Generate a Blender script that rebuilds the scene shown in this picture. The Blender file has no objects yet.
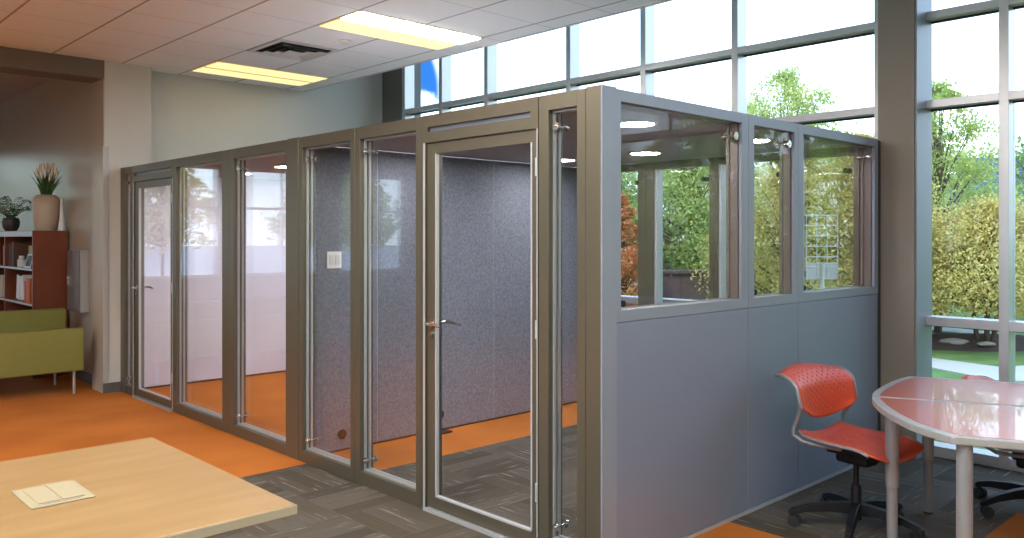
import bpy, bmesh, math, random
from mathutils import Vector, Matrix
random.seed(7)
SC = bpy.context.scene
COL = SC.collection
pi = math.pi

# ------------------------------------------------------------------ camera frame
AZ = math.radians(46.4); FOC = 830.0; CAMH = 1.55; HOR = 237.0
FX, FY = math.cos(AZ), math.sin(AZ)
def polar(px, dist):
    """a place on the ground: bearing of a view column and a distance"""
    a = (px - 512) / FOC
    return (FX * dist + FY * a * dist, FY * dist - FX * a * dist)

# ------------------------------------------------------------------ materials
MATS = {}
def nt(name):
    m = bpy.data.materials.new(name); m.use_nodes = True
    n = m.node_tree; b = n.nodes['Principled BSDF']
    MATS[name] = m
    return m, n, b
def mat(name, col, rough=.5, metal=0., noise=.06, scale=30., bump=0., bscale=200., spec=.5, coat=0.):
    m, n, b = nt(name)
    b.inputs['Roughness'].default_value = rough
    b.inputs['Metallic'].default_value = metal
    b.inputs['Specular IOR Level'].default_value = spec
    b.inputs['Coat Weight'].default_value = coat
    tc = n.nodes.new('ShaderNodeTexCoord')
    nz = n.nodes.new('ShaderNodeTexNoise'); nz.inputs['Scale'].default_value = scale
    n.links.new(tc.outputs['Object'], nz.inputs['Vector'])
    r = n.nodes.new('ShaderNodeMapRange')
    r.inputs['To Min'].default_value = 1 - noise; r.inputs['To Max'].default_value = 1 + noise
    n.links.new(nz.outputs['Fac'], r.inputs['Value'])
    mx = n.nodes.new('ShaderNodeVectorMath'); mx.operation = 'SCALE'
    mx.inputs[0].default_value = col
    n.links.new(r.outputs['Result'], mx.inputs['Scale'])
    n.links.new(mx.outputs['Vector'], b.inputs['Base Color'])
    if bump:
        nb = n.nodes.new('ShaderNodeTexNoise'); nb.inputs['Scale'].default_value = bscale
        n.links.new(tc.outputs['Object'], nb.inputs['Vector'])
        bp = n.nodes.new('ShaderNodeBump'); bp.inputs['Strength'].default_value = bump
        bp.inputs['Distance'].default_value = .01
        n.links.new(nb.outputs['Fac'], bp.inputs['Height'])
        n.links.new(bp.outputs['Normal'], b.inputs['Normal'])
    return m
def emis(name, col, s):
    m, n, b = nt(name)
    b.inputs['Base Color'].default_value = (*col, 1)
    b.inputs['Emission Color'].default_value = (*col, 1)
    b.inputs['Emission Strength'].default_value = s
    return m
def glass(name, tint=(1, 1, 1), ior=1.5, boost=1.0):
    m = bpy.data.materials.new(name); m.use_nodes = True; n = m.node_tree; n.nodes.clear()
    out = n.nodes.new('ShaderNodeOutputMaterial')
    t = n.nodes.new('ShaderNodeBsdfTransparent'); t.inputs['Color'].default_value = (*tint, 1)
    g = n.nodes.new('ShaderNodeBsdfGlossy'); g.inputs['Roughness'].default_value = .0
    lw = n.nodes.new('ShaderNodeLayerWeight'); lw.inputs['Blend'].default_value = .5
    pw = n.nodes.new('ShaderNodeMath'); pw.operation = 'POWER'; pw.inputs[1].default_value = 4.5
    mu = n.nodes.new('ShaderNodeMath'); mu.operation = 'MULTIPLY_ADD'; mu.inputs[1].default_value = .9; mu.inputs[2].default_value = boost; mu.use_clamp = True
    mx = n.nodes.new('ShaderNodeMixShader')
    n.links.new(lw.outputs['Facing'], pw.inputs[0]); n.links.new(pw.outputs[0], mu.inputs[0]); n.links.new(mu.outputs[0], mx.inputs[0])
    n.links.new(t.outputs[0], mx.inputs[1]); n.links.new(g.outputs[0], mx.inputs[2])
    n.links.new(mx.outputs[0], out.inputs[0])
    MATS[name] = m
    return m

mat('taupe', (.15, .132, .096), .36, .6, .03, 12)
mat('alu', (.50, .52, .54), .35, .45, .03, 20)
mat('alu_panel', (.21, .24, .31), .42, .25, .025, 4)
mat('daylit_face', (.25, .28, .33), .42, .25, .02, 8)  # window-side faces: the daylight tint is put into this colour
mat('reveal', (.20, .155, .14), .4, .2, .03, 10)
mat('bead', (.44, .45, .46), .4, .2, .03, 20)
mat('chrome', (.75, .75, .76), .18, 1, .02)
mat('mullion', (.56, .56, .58), .34, .55, .03, 10)
mat('gasket', (.03, .03, .035), .6)
mat('paint_grey', (.56, .545, .50), .75, 0, .02, 3, .05, 300)
mat('paint_shaded', (.15, .145, .14), .75, 0, .03, 3)
mat('paint_taupe', (.42, .36, .285), .28, 0, .03, 2, .03, 200)
mat('column_paint', (.25, .22, .19), .6, 0, .03, 3)
mat('beam_paint', (.16, .125, .10), .7, 0, .03, 3)
mat('alcove_ceiling', (.42, .34, .27), .9, 0, .05, 20)
mat('fascia', (.6, .59, .57), .8)
mat('guard', (.42, .41, .40), .35, .2)
mat('baseboard', (.09, .085, .08), .6)
mat('felt', (.20, .213, .255), .95, 0, .55, 55, .3, 250, .1)
mat('lavender', (.84, .83, .95), .25, 0, .02, 2)
mat('pod_ceiling', (.38, .36, .39), .8, 0, .02, 3)
mat('black_plastic', (.006, .006, .008), .5, 0, .1, 30, 0, 200, .25)
mat('black_rubber', (.02, .02, .022), .7)
mat('chair_red', (.52, .06, .022), .42, 0, .05, 20, 0, 200, .4)
mat('silver_paint', (.24, .25, .265), .4, .25, .03)
mat('table_red', (.40, .075, .04), .34, 0, .10, 14, 0, 200, 1.0, .6)
mat('table_edge', (.30, .30, .295), .35, .1, .03)
mat('green_uph', (.215, .20, .055), .9, 0, .06, 25, .2, 400, .2)
mat('bookcase_wood', (.17, .040, .014), .4, 0, .2, 7)
mat('bookcase_strip', (.55, .56, .62), .4)
mat('vase_beige', (.52, .42, .32), .4, 0, .08, 12)
mat('white_glaze', (.75, .76, .76), .3)
mat('leaf_dark', (.05, .13, .03), .5, 0, .3, 20)
mat('petal', (.85, .78, .68), .7, 0, .1)
mat('pot_dark', (.06, .045, .04), .5)
mat('white_plastic', (.78, .77, .75), .4)
mat('box_cream', (.33, .285, .19), .4, 0, .03)
mat('box_slot', (.30, .27, .20), .5)
mat('cabinet_steel', (.20, .18, .17), .35, .4)
mat('vent_white', (.62, .61, .60), .5)
mat('vent_black', (.02, .02, .02), .9)
mat('reflector', (.85, .72, .4), .5)
mat('bark', (.12, .085, .06), .9, 0, .3, 20)
mat('concrete', (.42, .41, .385), .9, 0, .06, 3)
mat('asphalt', (.32, .33, .35), .95, 0, .08, 2)
mat('mulch', (.075, .05, .045), .95, 0, .5, 30, .8, 40)
mat('stone', (.42, .39, .36), .9, 0, .15, 5)
mat('dark_wall', (.10, .055, .06), .8, 0, .15, 4)
mat('window_dark', (.03, .04, .05), .15)
mat('sofa_leg', (.6, .6, .62), .3, .7)
for k, c in dict(book_brown=(.12, .05, .03), book_olive=(.34, .29, .06), book_orange=(.55, .12, .03), book_dark=(.04, .04, .05),
                 book_cream=(.6, .55, .45), book_blue=(.1, .16, .3)).items(): mat(k, c, .6)
emis('lens_white', (1.0, .97, .92), 22.0)
emis('lens_yellow', (1.0, .80, .36), .72)
emis('downlight_lens', (.98, .97, 1.0), 52.0)
glass('glass_clear', (.985, .99, .985), 1.45, .02)
glass('glass_pod', (.985, .985, .985), 1.55, .022)

glass('glass_side', (.985, .985, .985), 1.5, .008)

def bulk(name, ramp, scale, rough=.9, detail=4, stretch=(1, 1, 1), bump=0):
    m, n, b = nt(name)
    b.inputs['Roughness'].default_value = rough
    tc = n.nodes.new('ShaderNodeTexCoord'); mp = n.nodes.new('ShaderNodeMapping'); mp.inputs['Scale'].default_value = stretch
    nz = n.nodes.new('ShaderNodeTexNoise'); nz.inputs['Scale'].default_value = scale; nz.inputs['Detail'].default_value = detail
    cr = n.nodes.new('ShaderNodeValToRGB')
    while len(cr.color_ramp.elements) < len(ramp): cr.color_ramp.elements.new(.5)
    for e, (p, c) in zip(cr.color_ramp.elements, ramp): e.position = p; e.color = (*c, 1)
    n.links.new(tc.outputs['Object'], mp.inputs[0]); n.links.new(mp.outputs[0], nz.inputs['Vector'])
    n.links.new(nz.outputs['Fac'], cr.inputs[0]); n.links.new(cr.outputs[0], b.inputs['Base Color'])
    if bump:
        bp = n.nodes.new('ShaderNodeBump'); bp.inputs['Strength'].default_value = bump; bp.inputs['Distance'].default_value = .02
        n.links.new(nz.outputs['Fac'], bp.inputs['Height']); n.links.new(bp.outputs[0], b.inputs['Normal'])
    return m
bulk('grass', [(.3, (.075, .15, .035)), (.7, (.13, .23, .06))], 3)
bulk('maple', [(.25, (.24, .142, .058)), (.5, (.275, .17, .075)), (.8, (.315, .21, .10))], 2.2, .33, 5, (1, 9, 1))
def leaf(name, ramp):
    m = bulk(name, ramp, 2.2, .7, 8)
    n = m.node_tree; b = n.nodes['Principled BSDF']; out = [q for q in n.nodes if q.type == 'OUTPUT_MATERIAL'][0]
    nz = [q for q in n.nodes if q.type == 'TEX_NOISE'][0]; nz.inputs['Roughness'].default_value = .75
    cr = [q for q in n.nodes if q.type == 'VALTORGB'][0]
    tl = n.nodes.new('ShaderNodeBsdfTranslucent'); mx = n.nodes.new('ShaderNodeMixShader'); mx.inputs[0].default_value = .45
    n.links.new(cr.outputs[0], tl.inputs[0]); n.links.new(b.outputs[0], mx.inputs[1]); n.links.new(tl.outputs[0], mx.inputs[2])
    n.links.new(mx.outputs[0], out.inputs[0])
leaf('leaves_yellow', [(.3, (.28, .30, .09)), (.5, (.60, .50, .15)), (.7, (.80, .64, .22))])
leaf('leaves_lime', [(.3, (.22, .34, .10)), (.5, (.46, .54, .17)), (.7, (.70, .66, .22))])
leaf('leaves_green', [(.3, (.12, .24, .08)), (.5, (.28, .40, .14)), (.7, (.48, .54, .20))])
leaf('leaves_red', [(.3, (.50, .13, .05)), (.5, (.68, .26, .10)), (.7, (.62, .42, .12))])

def brickmat(name, c1, c2, mortar, sc=1.0, w=.2, h=.067, swap=False):
    m, n, b = nt(name); b.inputs['Roughness'].default_value = .85
    tc = n.nodes.new('ShaderNodeTexCoord'); sx = n.nodes.new('ShaderNodeSeparateXYZ')
    ad = n.nodes.new('ShaderNodeMath'); ad.operation = 'ADD'
    cb = n.nodes.new('ShaderNodeCombineXYZ')
    n.links.new(tc.outputs['Object'], sx.inputs[0])
    n.links.new(sx.outputs[0], ad.inputs[0]); n.links.new(sx.outputs[1], ad.inputs[1])
    n.links.new(ad.outputs[0], cb.inputs[0]); n.links.new(sx.outputs[2], cb.inputs[1])
    t = n.nodes.new('ShaderNodeTexBrick'); t.inputs['Scale'].default_value = sc
    t.inputs['Color1'].default_value = (*c1, 1); t.inputs['Color2'].default_value = (*c2, 1); t.inputs['Mortar'].default_value = (*mortar, 1)
    t.inputs['Brick Width'].default_value = w; t.inputs['Row Height'].default_value = h; t.inputs['Mortar Size'].default_value = .006
    n.links.new(cb.outputs[0], t.inputs['Vector']); n.links.new(t.outputs['Color'], b.inputs['Base Color'])
brickmat('far_brick', (.42, .19, .15), (.36, .16, .13), (.45, .3, .26))

def seam_roof():
    m, n, b = nt('blue_roof'); b.inputs['Roughness'].default_value = .8
    tc = n.nodes.new('ShaderNodeTexCoord'); w = n.nodes.new('ShaderNodeTexWave')
    w.inputs['Scale'].default_value = .45; w.bands_direction = 'X'
    cr = n.nodes.new('ShaderNodeValToRGB')
    cr.color_ramp.elements[0].position = .08; cr.color_ramp.elements[0].color = (.02, .035, .07, 1)
    cr.color_ramp.elements[1].position = .25; cr.color_ramp.elements[1].color = (.05, .085, .15, 1)
    n.links.new(tc.outputs['Object'], w.inputs[0]); n.links.new(w.outputs['Fac'], cr.inputs[0]); n.links.new(cr.outputs[0], b.inputs['Base Color'])
seam_roof()

class N:
    """tiny node-expression helper"""
    def __init__(s, tree): s.t = tree
    def m(s, op, a, b=None, c=None, clamp=False):
        nd = s.t.nodes.new('ShaderNodeMath'); nd.operation = op; nd.use_clamp = clamp
        for i, v in enumerate((a, b, c)):
            if v is None: continue
            if isinstance(v, (int, float)): nd.inputs[i].default_value = v
            else: s.t.links.new(v, nd.inputs[i])
        return nd.outputs[0]
    def mixc(s, f, a, b):
        nd = s.t.nodes.new('ShaderNodeMix'); nd.data_type = 'RGBA'
        for i, v in ((0, f), (6, a), (7, b)):
            if isinstance(v, tuple): nd.inputs[i].default_value = (*v, 1)
            elif isinstance(v, (int, float)): nd.inputs[i].default_value = v
            else: s.t.links.new(v, nd.inputs[i])
        return nd.outputs[2]
    def noise(s, vec, scale, detail=3):
        nd = s.t.nodes.new('ShaderNodeTexNoise'); nd.inputs['Scale'].default_value = scale; nd.inputs['Detail'].default_value = detail
        s.t.links.new(vec, nd.inputs['Vector']); return nd.outputs['Fac']
    def comb(s, a, b, c=0.):
        nd = s.t.nodes.new('ShaderNodeCombineXYZ')
        for i, v in enumerate((a, b, c)):
            if isinstance(v, (int, float)): nd.inputs[i].default_value = v
            else: s.t.links.new(v, nd.inputs[i])
        return nd.outputs[0]
    def sm(s, v, lo, hi, a=0., b=1.):
        nd = s.t.nodes.new('ShaderNodeMapRange'); nd.interpolation_type = 'SMOOTHSTEP'
        s.t.links.new(v, nd.inputs[0])
        for i, q in zip((1, 2, 3, 4), (lo, hi, a, b)): nd.inputs[i].default_value = q
        return nd.outputs[0]

def carpet():
    m, t, b = nt('carpet'); b.inputs['Roughness'].default_value = .95; b.inputs['Specular IOR Level'].default_value = .15
    k = N(t)
    g = t.nodes.new('ShaderNodeNewGeometry'); s = t.nodes.new('ShaderNodeSeparateXYZ')
    t.links.new(g.outputs['Position'], s.inputs[0]); x, y = s.outputs[0], s.outputs[1]
    P = g.outputs['Position']
    # orange / plank zones
    lt = lambda a, v: k.m('LESS_THAN', a, v)
    gt = lambda a, v: k.m('GREATER_THAN', a, v)
    A = k.m('MULTIPLY', lt(x, 2.93), gt(y, 5.08))
    B = k.m('MULTIPLY', gt(x, 2.93), gt(y, 4.6))
    C = k.m('MULTIPLY', k.m('MULTIPLY', gt(x, 2.93), lt(x, 3.97)), lt(y, 2.5))
    D = k.m('MULTIPLY', lt(x, 5.28), lt(y, 1.42))
    D = k.m('MULTIPLY', D, gt(x, 2.93))
    o = k.m('MAXIMUM', k.m('MAXIMUM', A, B), k.m('MAXIMUM', C, D))
    # quarter-turned plank tiles
    T = .5
    cx = k.m('FLOOR', k.m('DIVIDE', x, T)); cy = k.m('FLOOR', k.m('DIVIDE', y, T))
    par = k.m('FLOORED_MODULO', k.m('ADD', cx, cy), 2.)
    par = k.m('GREATER_THAN', par, .5)
    inv = k.m('SUBTRACT', 1., par)
    a = k.m('ADD', k.m('MULTIPLY', x, par), k.m('MULTIPLY', y, inv))     # along
    c = k.m('ADD', k.m('MULTIPLY', y, par), k.m('MULTIPLY', x, inv))     # across
    cell = k.m('ADD', k.m('MULTIPLY', cx, 3.7), k.m('MULTIPLY', cy, 9.1))
    v = k.comb(k.m('MULTIPLY', a, .09), c, cell)
    st = k.noise(v, 38, 3)
    pl = k.noise(k.comb(k.m('MULTIPLY', a, .0), k.m('FLOOR', k.m('DIVIDE', c, .125)), cell), 3.1, 0)
    fine = k.noise(P, 320, 2)
    base = k.mixc(k.sm(pl, .3, .7), (.068, .055, .043), (.108, .092, .076))
    base = k.mixc(k.sm(st, .60, .70), base, (.21, .185, .155))
    base = k.mixc(k.sm(st, .42, .30), base, (.085, .068, .036))
    # plank joints
    fr = k.m('FRACT', k.m('DIVIDE', c, .125)); fr2 = k.m('FRACT', k.m('DIVIDE', a, T))
    j = k.m('MAXIMUM', lt(fr, .03), lt(fr2, .008))
    base = k.mixc(k.m('MULTIPLY', j, .5), base, (.15, .13, .11))
    on = k.noise(P, 1.3, 3)
    org = k.mixc(k.sm(on, .3, .7), (.45, .135, .022), (.55, .175, .032))
    col = k.mixc(o, base, org)
    col2 = t.nodes.new('ShaderNodeVectorMath'); col2.operation = 'SCALE'
    t.links.new(col, col2.inputs[0]); t.links.new(k.sm(fine, .2, .8, .75, 1.25), col2.inputs['Scale'])
    t.links.new(col2.outputs[0], b.inputs['Base Color'])
    bp = t.nodes.new('ShaderNodeBump'); bp.inputs['Strength'].default_value = .5; bp.inputs['Distance'].default_value = .004
    t.links.new(fine, bp.inputs['Height']); t.links.new(bp.outputs[0], b.inputs['Normal'])
carpet()

def ctile():
    m, t, b = nt('ceiling_tiles'); b.inputs['Roughness'].default_value = .9
    k = N(t); g = t.nodes.new('ShaderNodeNewGeometry'); s = t.nodes.new('ShaderNodeSeparateXYZ')
    t.links.new(g.outputs['Position'], s.inputs[0])
    S = .638
    def line(v, off, w):
        fr = k.m('FLOORED_MODULO', k.m('SUBTRACT', v, off - w / 2), S)
        return k.m('LESS_THAN', fr, w)
    lx = line(s.outputs[0], 3.56, .02); ly = line(s.outputs[1], 5.44, .012)
    n1 = k.noise(g.outputs['Position'], 300, 2)
    base = k.mixc(k.sm(n1, .3, .7), (.84, .86, .86), (.89, .91, .905))
    base = k.mixc(k.m('MULTIPLY', ly, .45), base, (.35, .32, .30))
    base = k.mixc(k.m('MULTIPLY', lx, .8), base, (.30, .26, .235))
    t.links.new(base, b.inputs['Base Color'])
    bp = t.nodes.new('ShaderNodeBump'); bp.inputs['Strength'].default_value = .3; bp.inputs['Distance'].default_value = .004
    t.links.new(k.m('SUBTRACT', n1, k.m('MAXIMUM', lx, ly)), bp.inputs['Height']); t.links.new(bp.outputs[0], b.inputs['Normal'])
ctile()

# ------------------------------------------------------------------ geometry helpers
class MB:
    def __init__(s): s.v = []; s.f = []; s.smooth = False
    def add(s, vs, fs):
        o = len(s.v); s.v += [tuple(p) for p in vs]; s.f += [tuple(i + o for i in f) for f in fs]; return s
    def box(s, x0, x1, y0, y1, z0, z1):
        x0, x1 = sorted((x0, x1)); y0, y1 = sorted((y0, y1)); z0, z1 = sorted((z0, z1))
        return s.add([(x0, y0, z0), (x1, y0, z0), (x1, y1, z0), (x0, y1, z0), (x0, y0, z1), (x1, y0, z1), (x1, y1, z1), (x0, y1, z1)],
                     [(0, 3, 2, 1), (4, 5, 6, 7), (0, 1, 5, 4), (1, 2, 6, 5), (2, 3, 7, 6), (3, 0, 4, 7)])
    def prism(s, pts, z0, z1):
        n = len(pts)
        return s.add([(x, y, z0) for x, y in pts] + [(x, y, z1) for x, y in pts],
                     [tuple(range(n))[::-1], tuple(range(n, 2 * n))] + [(i, (i + 1) % n, n + (i + 1) % n, n + i) for i in range(n)])
    def tube(s, pts, r, n=10, caps=True):
        pts = [Vector(p) for p in pts]
        rs = r if isinstance(r, (list, tuple)) else [r] * len(pts)
        rings = []; up = None
        for i, p in enumerate(pts):
            d = (pts[min(i + 1, len(pts) - 1)] - pts[max(i - 1, 0)])
            d = d.normalized() if d.length > 1e-9 else Vector((0, 0, 1))
            if up is None: up = Vector((0, 0, 1)) if abs(d.z) < .9 else Vector((1, 0, 0))
            a = d.cross(up)
            if a.length < 1e-4: a = d.cross(Vector((0, 1, .3)))
            a.normalize(); b = a.cross(d).normalized(); up = b
            rings.append([p + (a * math.cos(2 * pi * k / n) + b * math.sin(2 * pi * k / n)) * rs[i] for k in range(n)])
        vs = [v for q in rings for v in q]; fs = []
        for i in range(len(pts) - 1):
            for k in range(n):
                fs.append((i * n + k, i * n + (k + 1) % n, (i + 1) * n + (k + 1) % n, (i + 1) * n + k))
        if caps: fs += [tuple(range(n))[::-1], tuple(range((len(pts) - 1) * n, len(pts) * n))]
        s.smooth = True
        return s.add(vs, fs)
    def lathe(s, prof, cx=0, cy=0, n=24):
        vs = []; fs = []
        for r, z in prof:
            for k in range(n): vs.append((cx + r * math.cos(2 * pi * k / n), cy + r * math.sin(2 * pi * k / n), z))
        for i in range(len(prof) - 1):
            for k in range(n): fs.append((i * n + k, i * n + (k + 1) % n, (i + 1) * n + (k + 1) % n, (i + 1) * n + k))
        fs += [tuple(range(n))[::-1], tuple(range((len(prof) - 1) * n, len(prof) * n))]
        s.smooth = True
        return s.add(vs, fs)
    def disc(s, c, axis, r, h, n=20):
        c = Vector(c); a = Vector(axis).normalized()
        return s.tube([c - a * h / 2, c + a * h / 2], r, n)
    def rbox(s, x0, x1, y0, y1, z0, z1, b=.02, seg=3):
        bm = bmesh.new(); bmesh.ops.create_cube(bm, size=1)
        for v in bm.verts: v.co = Vector(((x0 + x1) / 2 + v.co.x * (x1 - x0), (y0 + y1) / 2 + v.co.y * (y1 - y0), (z0 + z1) / 2 + v.co.z * (z1 - z0)))
        bmesh.ops.bevel(bm, geom=list(bm.edges), offset=b, segments=seg, affect='EDGES', profile=.5)
        bm.verts.ensure_lookup_table(); bm.verts.index_update()
        s.add([v.co[:] for v in bm.verts], [tuple(v.index for v in f.verts) for f in bm.faces]); bm.free(); s.smooth = True
        return s

WORLD = {}
def link(name, me, m, parent=None):
    o = bpy.data.objects.new(name, me); COL.objects.link(o)
    if m is not None and not me.materials: me.materials.append(MATS[m] if isinstance(m, str) else m)
    if parent is not None: o.parent = parent
    return o
def part(name, mb, m, parent=None, bevel=0., local=False):
    """links one mesh; coordinates are in the room unless local"""
    off = Vector((0, 0, 0))
    if parent is not None and not local: off = WORLD.get(parent.name, Vector((0, 0, 0)))
    loc = Vector((0, 0, 0))
    if parent is None and not local:                       # origin at the base of the thing
        xs = [v[0] for v in mb.v]; ys = [v[1] for v in mb.v]; zs = [v[2] for v in mb.v]
        loc = Vector(((min(xs) + max(xs)) / 2, (min(ys) + max(ys)) / 2, min(zs))); off = loc
    me = bpy.data.meshes.new(name)
    me.from_pydata([tuple(Vector(v) - off) for v in mb.v], [], mb.f); me.update()
    if mb.smooth:
        for p in me.polygons: p.use_smooth = True
        try: me.set_sharp_from_angle(angle=math.radians(35))
        except Exception: pass
    o = link(name, me, m, parent); o.location = loc
    WORLD[o.name] = loc.copy() if parent is None else off.copy()
    if bevel:
        b = o.modifiers.new('bevel', 'BEVEL'); b.width = bevel; b.segments = 2; b.limit_method = 'ANGLE'
    return o
def thing(name, label, cat, loc=(0, 0, 0), group=None, kind=None, rz=0):
    o = bpy.data.objects.new(name, None); COL.objects.link(o); o.location = loc; o.rotation_euler = (0, 0, rz)
    o.empty_display_size = .1
    WORLD[o.name] = Vector(loc)
    return tag(o, label, cat, group, kind)
def tag(o, label=None, cat=None, group=None, kind=None):
    if label: o['label'] = label
    if cat: o['category'] = cat
    if group: o['group'] = group
    if kind: o['kind'] = kind
    return o
def struct(name, mb, m, parent=None, bevel=0.):
    o = part(name, mb, m, parent, bevel)
    if parent is None: o['kind'] = 'structure'
    return o
def copy_tree(o, parent=None):
    c = o.copy(); COL.objects.link(c); c.parent = parent
    for ch in [q for q in o.children]: copy_tree(ch, c)
    return c
B = lambda *a: MB().box(*a)

# ------------------------------------------------------------------ room shell
CZ = 3.30            # suspended ceiling
XE = 5.07            # its free edge
XW = 6.20            # inner face of the window wall framing
HZ = 4.30
struct('floor', B(-6.2, 6.22, -4.2, 16.2, -.1, 0), 'carpet')
struct('ceiling', B(-6.2, XE, -4.2, 8.96, CZ, CZ + .04), 'ceiling_tiles')
struct('trim_1', B(XE - .012, XE + .012, -4.2, 8.95, CZ - .006, CZ + .05), 'fascia')     # edge moulding of the suspended ceiling
struct('wall_fascia', B(XE, XE + .1, -4.2, 8.95, CZ + .05, HZ), 'fascia')
struct('ceiling_upper', B(XE, 6.5, -4.2, 9.1, HZ, HZ + .1), 'fascia')
struct('wall_back', B(3.2, 6.5, 8.95, 9.1, 0, HZ), 'paint_grey')
struct('wall_pilaster', B(2.75, 3.2, 8.75, 9.1, 0, HZ), 'paint_grey')
struct('wall_return', B(XW, 6.5, 8.52, 8.95, 0, HZ), 'paint_shaded')  # shade on this room-facing return is put into its dark colour
struct('wall_alcove', B(2.83, 2.95, 9.1, 16.2, 0, 3.6).box(2.742, 2.83, 8.752, 9.1, 0, 3.12), 'paint_taupe')
struct('ceiling_alcove', B(-6.2, 2.83, 9.1, 16.2, 3.42, 3.5), 'alcove_ceiling')
struct('ceiling_beam', B(-6.2, 2.75, 8.75, 9.1, 3.12, 3.5), 'beam_paint')
struct('baseboard_alcove', B(2.815, 2.83, 9.1, 16, 0, .1), 'baseboard')
struct('baseboard_pilaster', B(2.735, 2.9, 8.735, 8.75, 0, .1), 'baseboard')
struct('trim_2', B(2.735, 2.79, 8.742, 8.75, .1, 2.45), 'guard')        # corner guard
# unseen west wall openings added for fill daylight; far wall windows mirror in the pod
def window_wall(idx, axis, at, a0, a1, z0, z1, bars, ztop):
    """solid strip below and above, piers between, framed panes in the openings"""
    def bb(u0, u1, za, zb, d0, d1):
        return (u0, u1, at + d0, at + d1, za, zb) if axis == 'y' else (at + d0, at + d1, u0, u1, za, zb)
    lo = min(b[0] for b in bars); hi = max(b[1] for b in bars)
    mb = MB(); mb.box(*bb(a0, a1, 0, z0, 0, .15)); mb.box(*bb(a0, a1, z1, ztop, 0, .15))
    edges = [a0] + [v for b in bars for v in b] + [a1]
    for i in range(0, len(edges), 2): mb.box(*bb(edges[i], edges[i + 1], z0, z1, 0, .15))
    nm = {20: 'wall_far', 30: 'wall_west', 40: 'wall_rear'}[idx]
    struct(nm, mb, 'paint_taupe')
    for i, (u0, u1) in enumerate(bars):
        w = thing('window_%d' % (idx + i), None, None, ((u0 + u1) / 2, at, z0) if axis == 'y' else (at, (u0 + u1) / 2, z0), kind='structure')
        f = MB()
        for u in (u0, (u0 + u1) / 2 - .02, u1 - .04): f.box(*bb(u, u + .04, z0, z1, .03, .1))
        for z in (z0, z0 + (z1 - z0) * .62, z1 - .05): f.box(*bb(u0, u1, z, z + .05, .03, .1))
        part('window_frame', f, 'mullion', w)
        part('window_pane', MB().box(*bb(u0, u1, z0, z1, .06, .065)), 'glass_clear', w)
window_wall(20, 'y', 16.05, -6.2, 2.95, .75, 2.95, [(-5.8, -4.1), (-3.6, -1.9), (-1.3, .4), (.9, 2.4)], 3.5)
window_wall(30, 'x', -6.3, -4.3, 16.2, .35, 3.1, [(-3.6, -1), (-.4, 2), (2.6, 5), (5.6, 8)], CZ + .2)
struct('wall_rear', B(-6.2, 6.5, -4.3, -4.2, 0, HZ), 'paint_grey')

# ------------------------------------------------------------------ window wall (east)
MW = .06
mull = [8.46, 7.72, 6.91, 5.66, 4.72, 3.755, 2.55, 1.72, .5, -.7, -1.9, -3.1, -4.2]
bars = [(0.0, .075), (.922, .985), (2.465, 2.52), (3.095, 3.15), (4.22, 4.30)]
for i in range(len(mull) - 1):
    y1, y0 = mull[i], mull[i + 1]
    w = thing('window_%d' % (i + 1), None, None, (XW, (y0 + y1) / 2, 0), kind='structure')
    part('mullion', B(XW, XW + .15, y1, y1 + MW, 0, HZ), 'mullion', w, .003)
    for z0, z1 in bars:
        part('transom', B(XW + .002, XW + .15, y0 + MW, y1, z0, z1), 'mullion', w, .002)
    zs = [b for b in bars]
    for (a, b) in zip(bars[:-1], bars[1:]):
        part('window_pane', B(XW + .10, XW + .108, y0 + MW, y1, a[1], b[0]), 'glass_clear', w)
    g = MB()
    for (a, b) in zip(bars[:-1], bars[1:]):
        g.box(XW + .092, XW + .118, y0 + MW, y1, b[0] - .012, b[0]); g.box(XW + .092, XW + .118, y0 + MW, y0 + MW + .008, a[1], b[0])
    part('gasket', g, 'gasket', w)
struct('wall_column', B(6.015, 6.30, 2.255, 2.505, 0, HZ), 'column_paint')
struct('column_lit_side', B(6.03, 6.31, 2.242, 2.2548, 0, HZ), 'daylit_face')       # paler strip painting the daylight on the window side of the column

# ------------------------------------------------------------------ meeting pod: front modules (plane X = 2.9)
XF = 2.90; XT = .10; PT = 2.24
GF = 'modules of the glass front'
def panes(parent, y0, y1, z0, z1, m='glass_pod'):
    part('glass_pane', B(XF + .022, XF + .028, y0 - .005, y1 + .005, z0 - .005, z1 + .005), m, parent)
    part('glass_pane', B(XF + .078, XF + .084, y0 - .005, y1 + .005, z0 - .005, z1 + .005), m, parent)
def beads(parent, y0, y1, z0, z1, w=.012):
    b = MB()
    for xa, xb in ((XF + .03, XF + .045), (XF + .062, XF + .077)):
        b.box(xa, xb, y0, y0 + w, z0, z1); b.box(xa, xb, y1 - w, y1, z0, z1)
        b.box(xa, xb, y0 + w, y1 - w, z0, z0 + w); b.box(xa, xb, y0 + w, y1 - w, z1 - w, z1)
    part('glazing_bead', b, 'bead', parent)
def standoffs(parent, y, z0, z1):
    for z in (z0, z1):
        part('standoff_disc', MB().disc((XF + .018, y, z), (1, 0, 0), .019, .01).disc((XF + .09, y, z), (1, 0, 0), .019, .01).disc((XF + .05, y, z), (1, 0, 0), .004, .09), 'chrome', parent)
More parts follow.
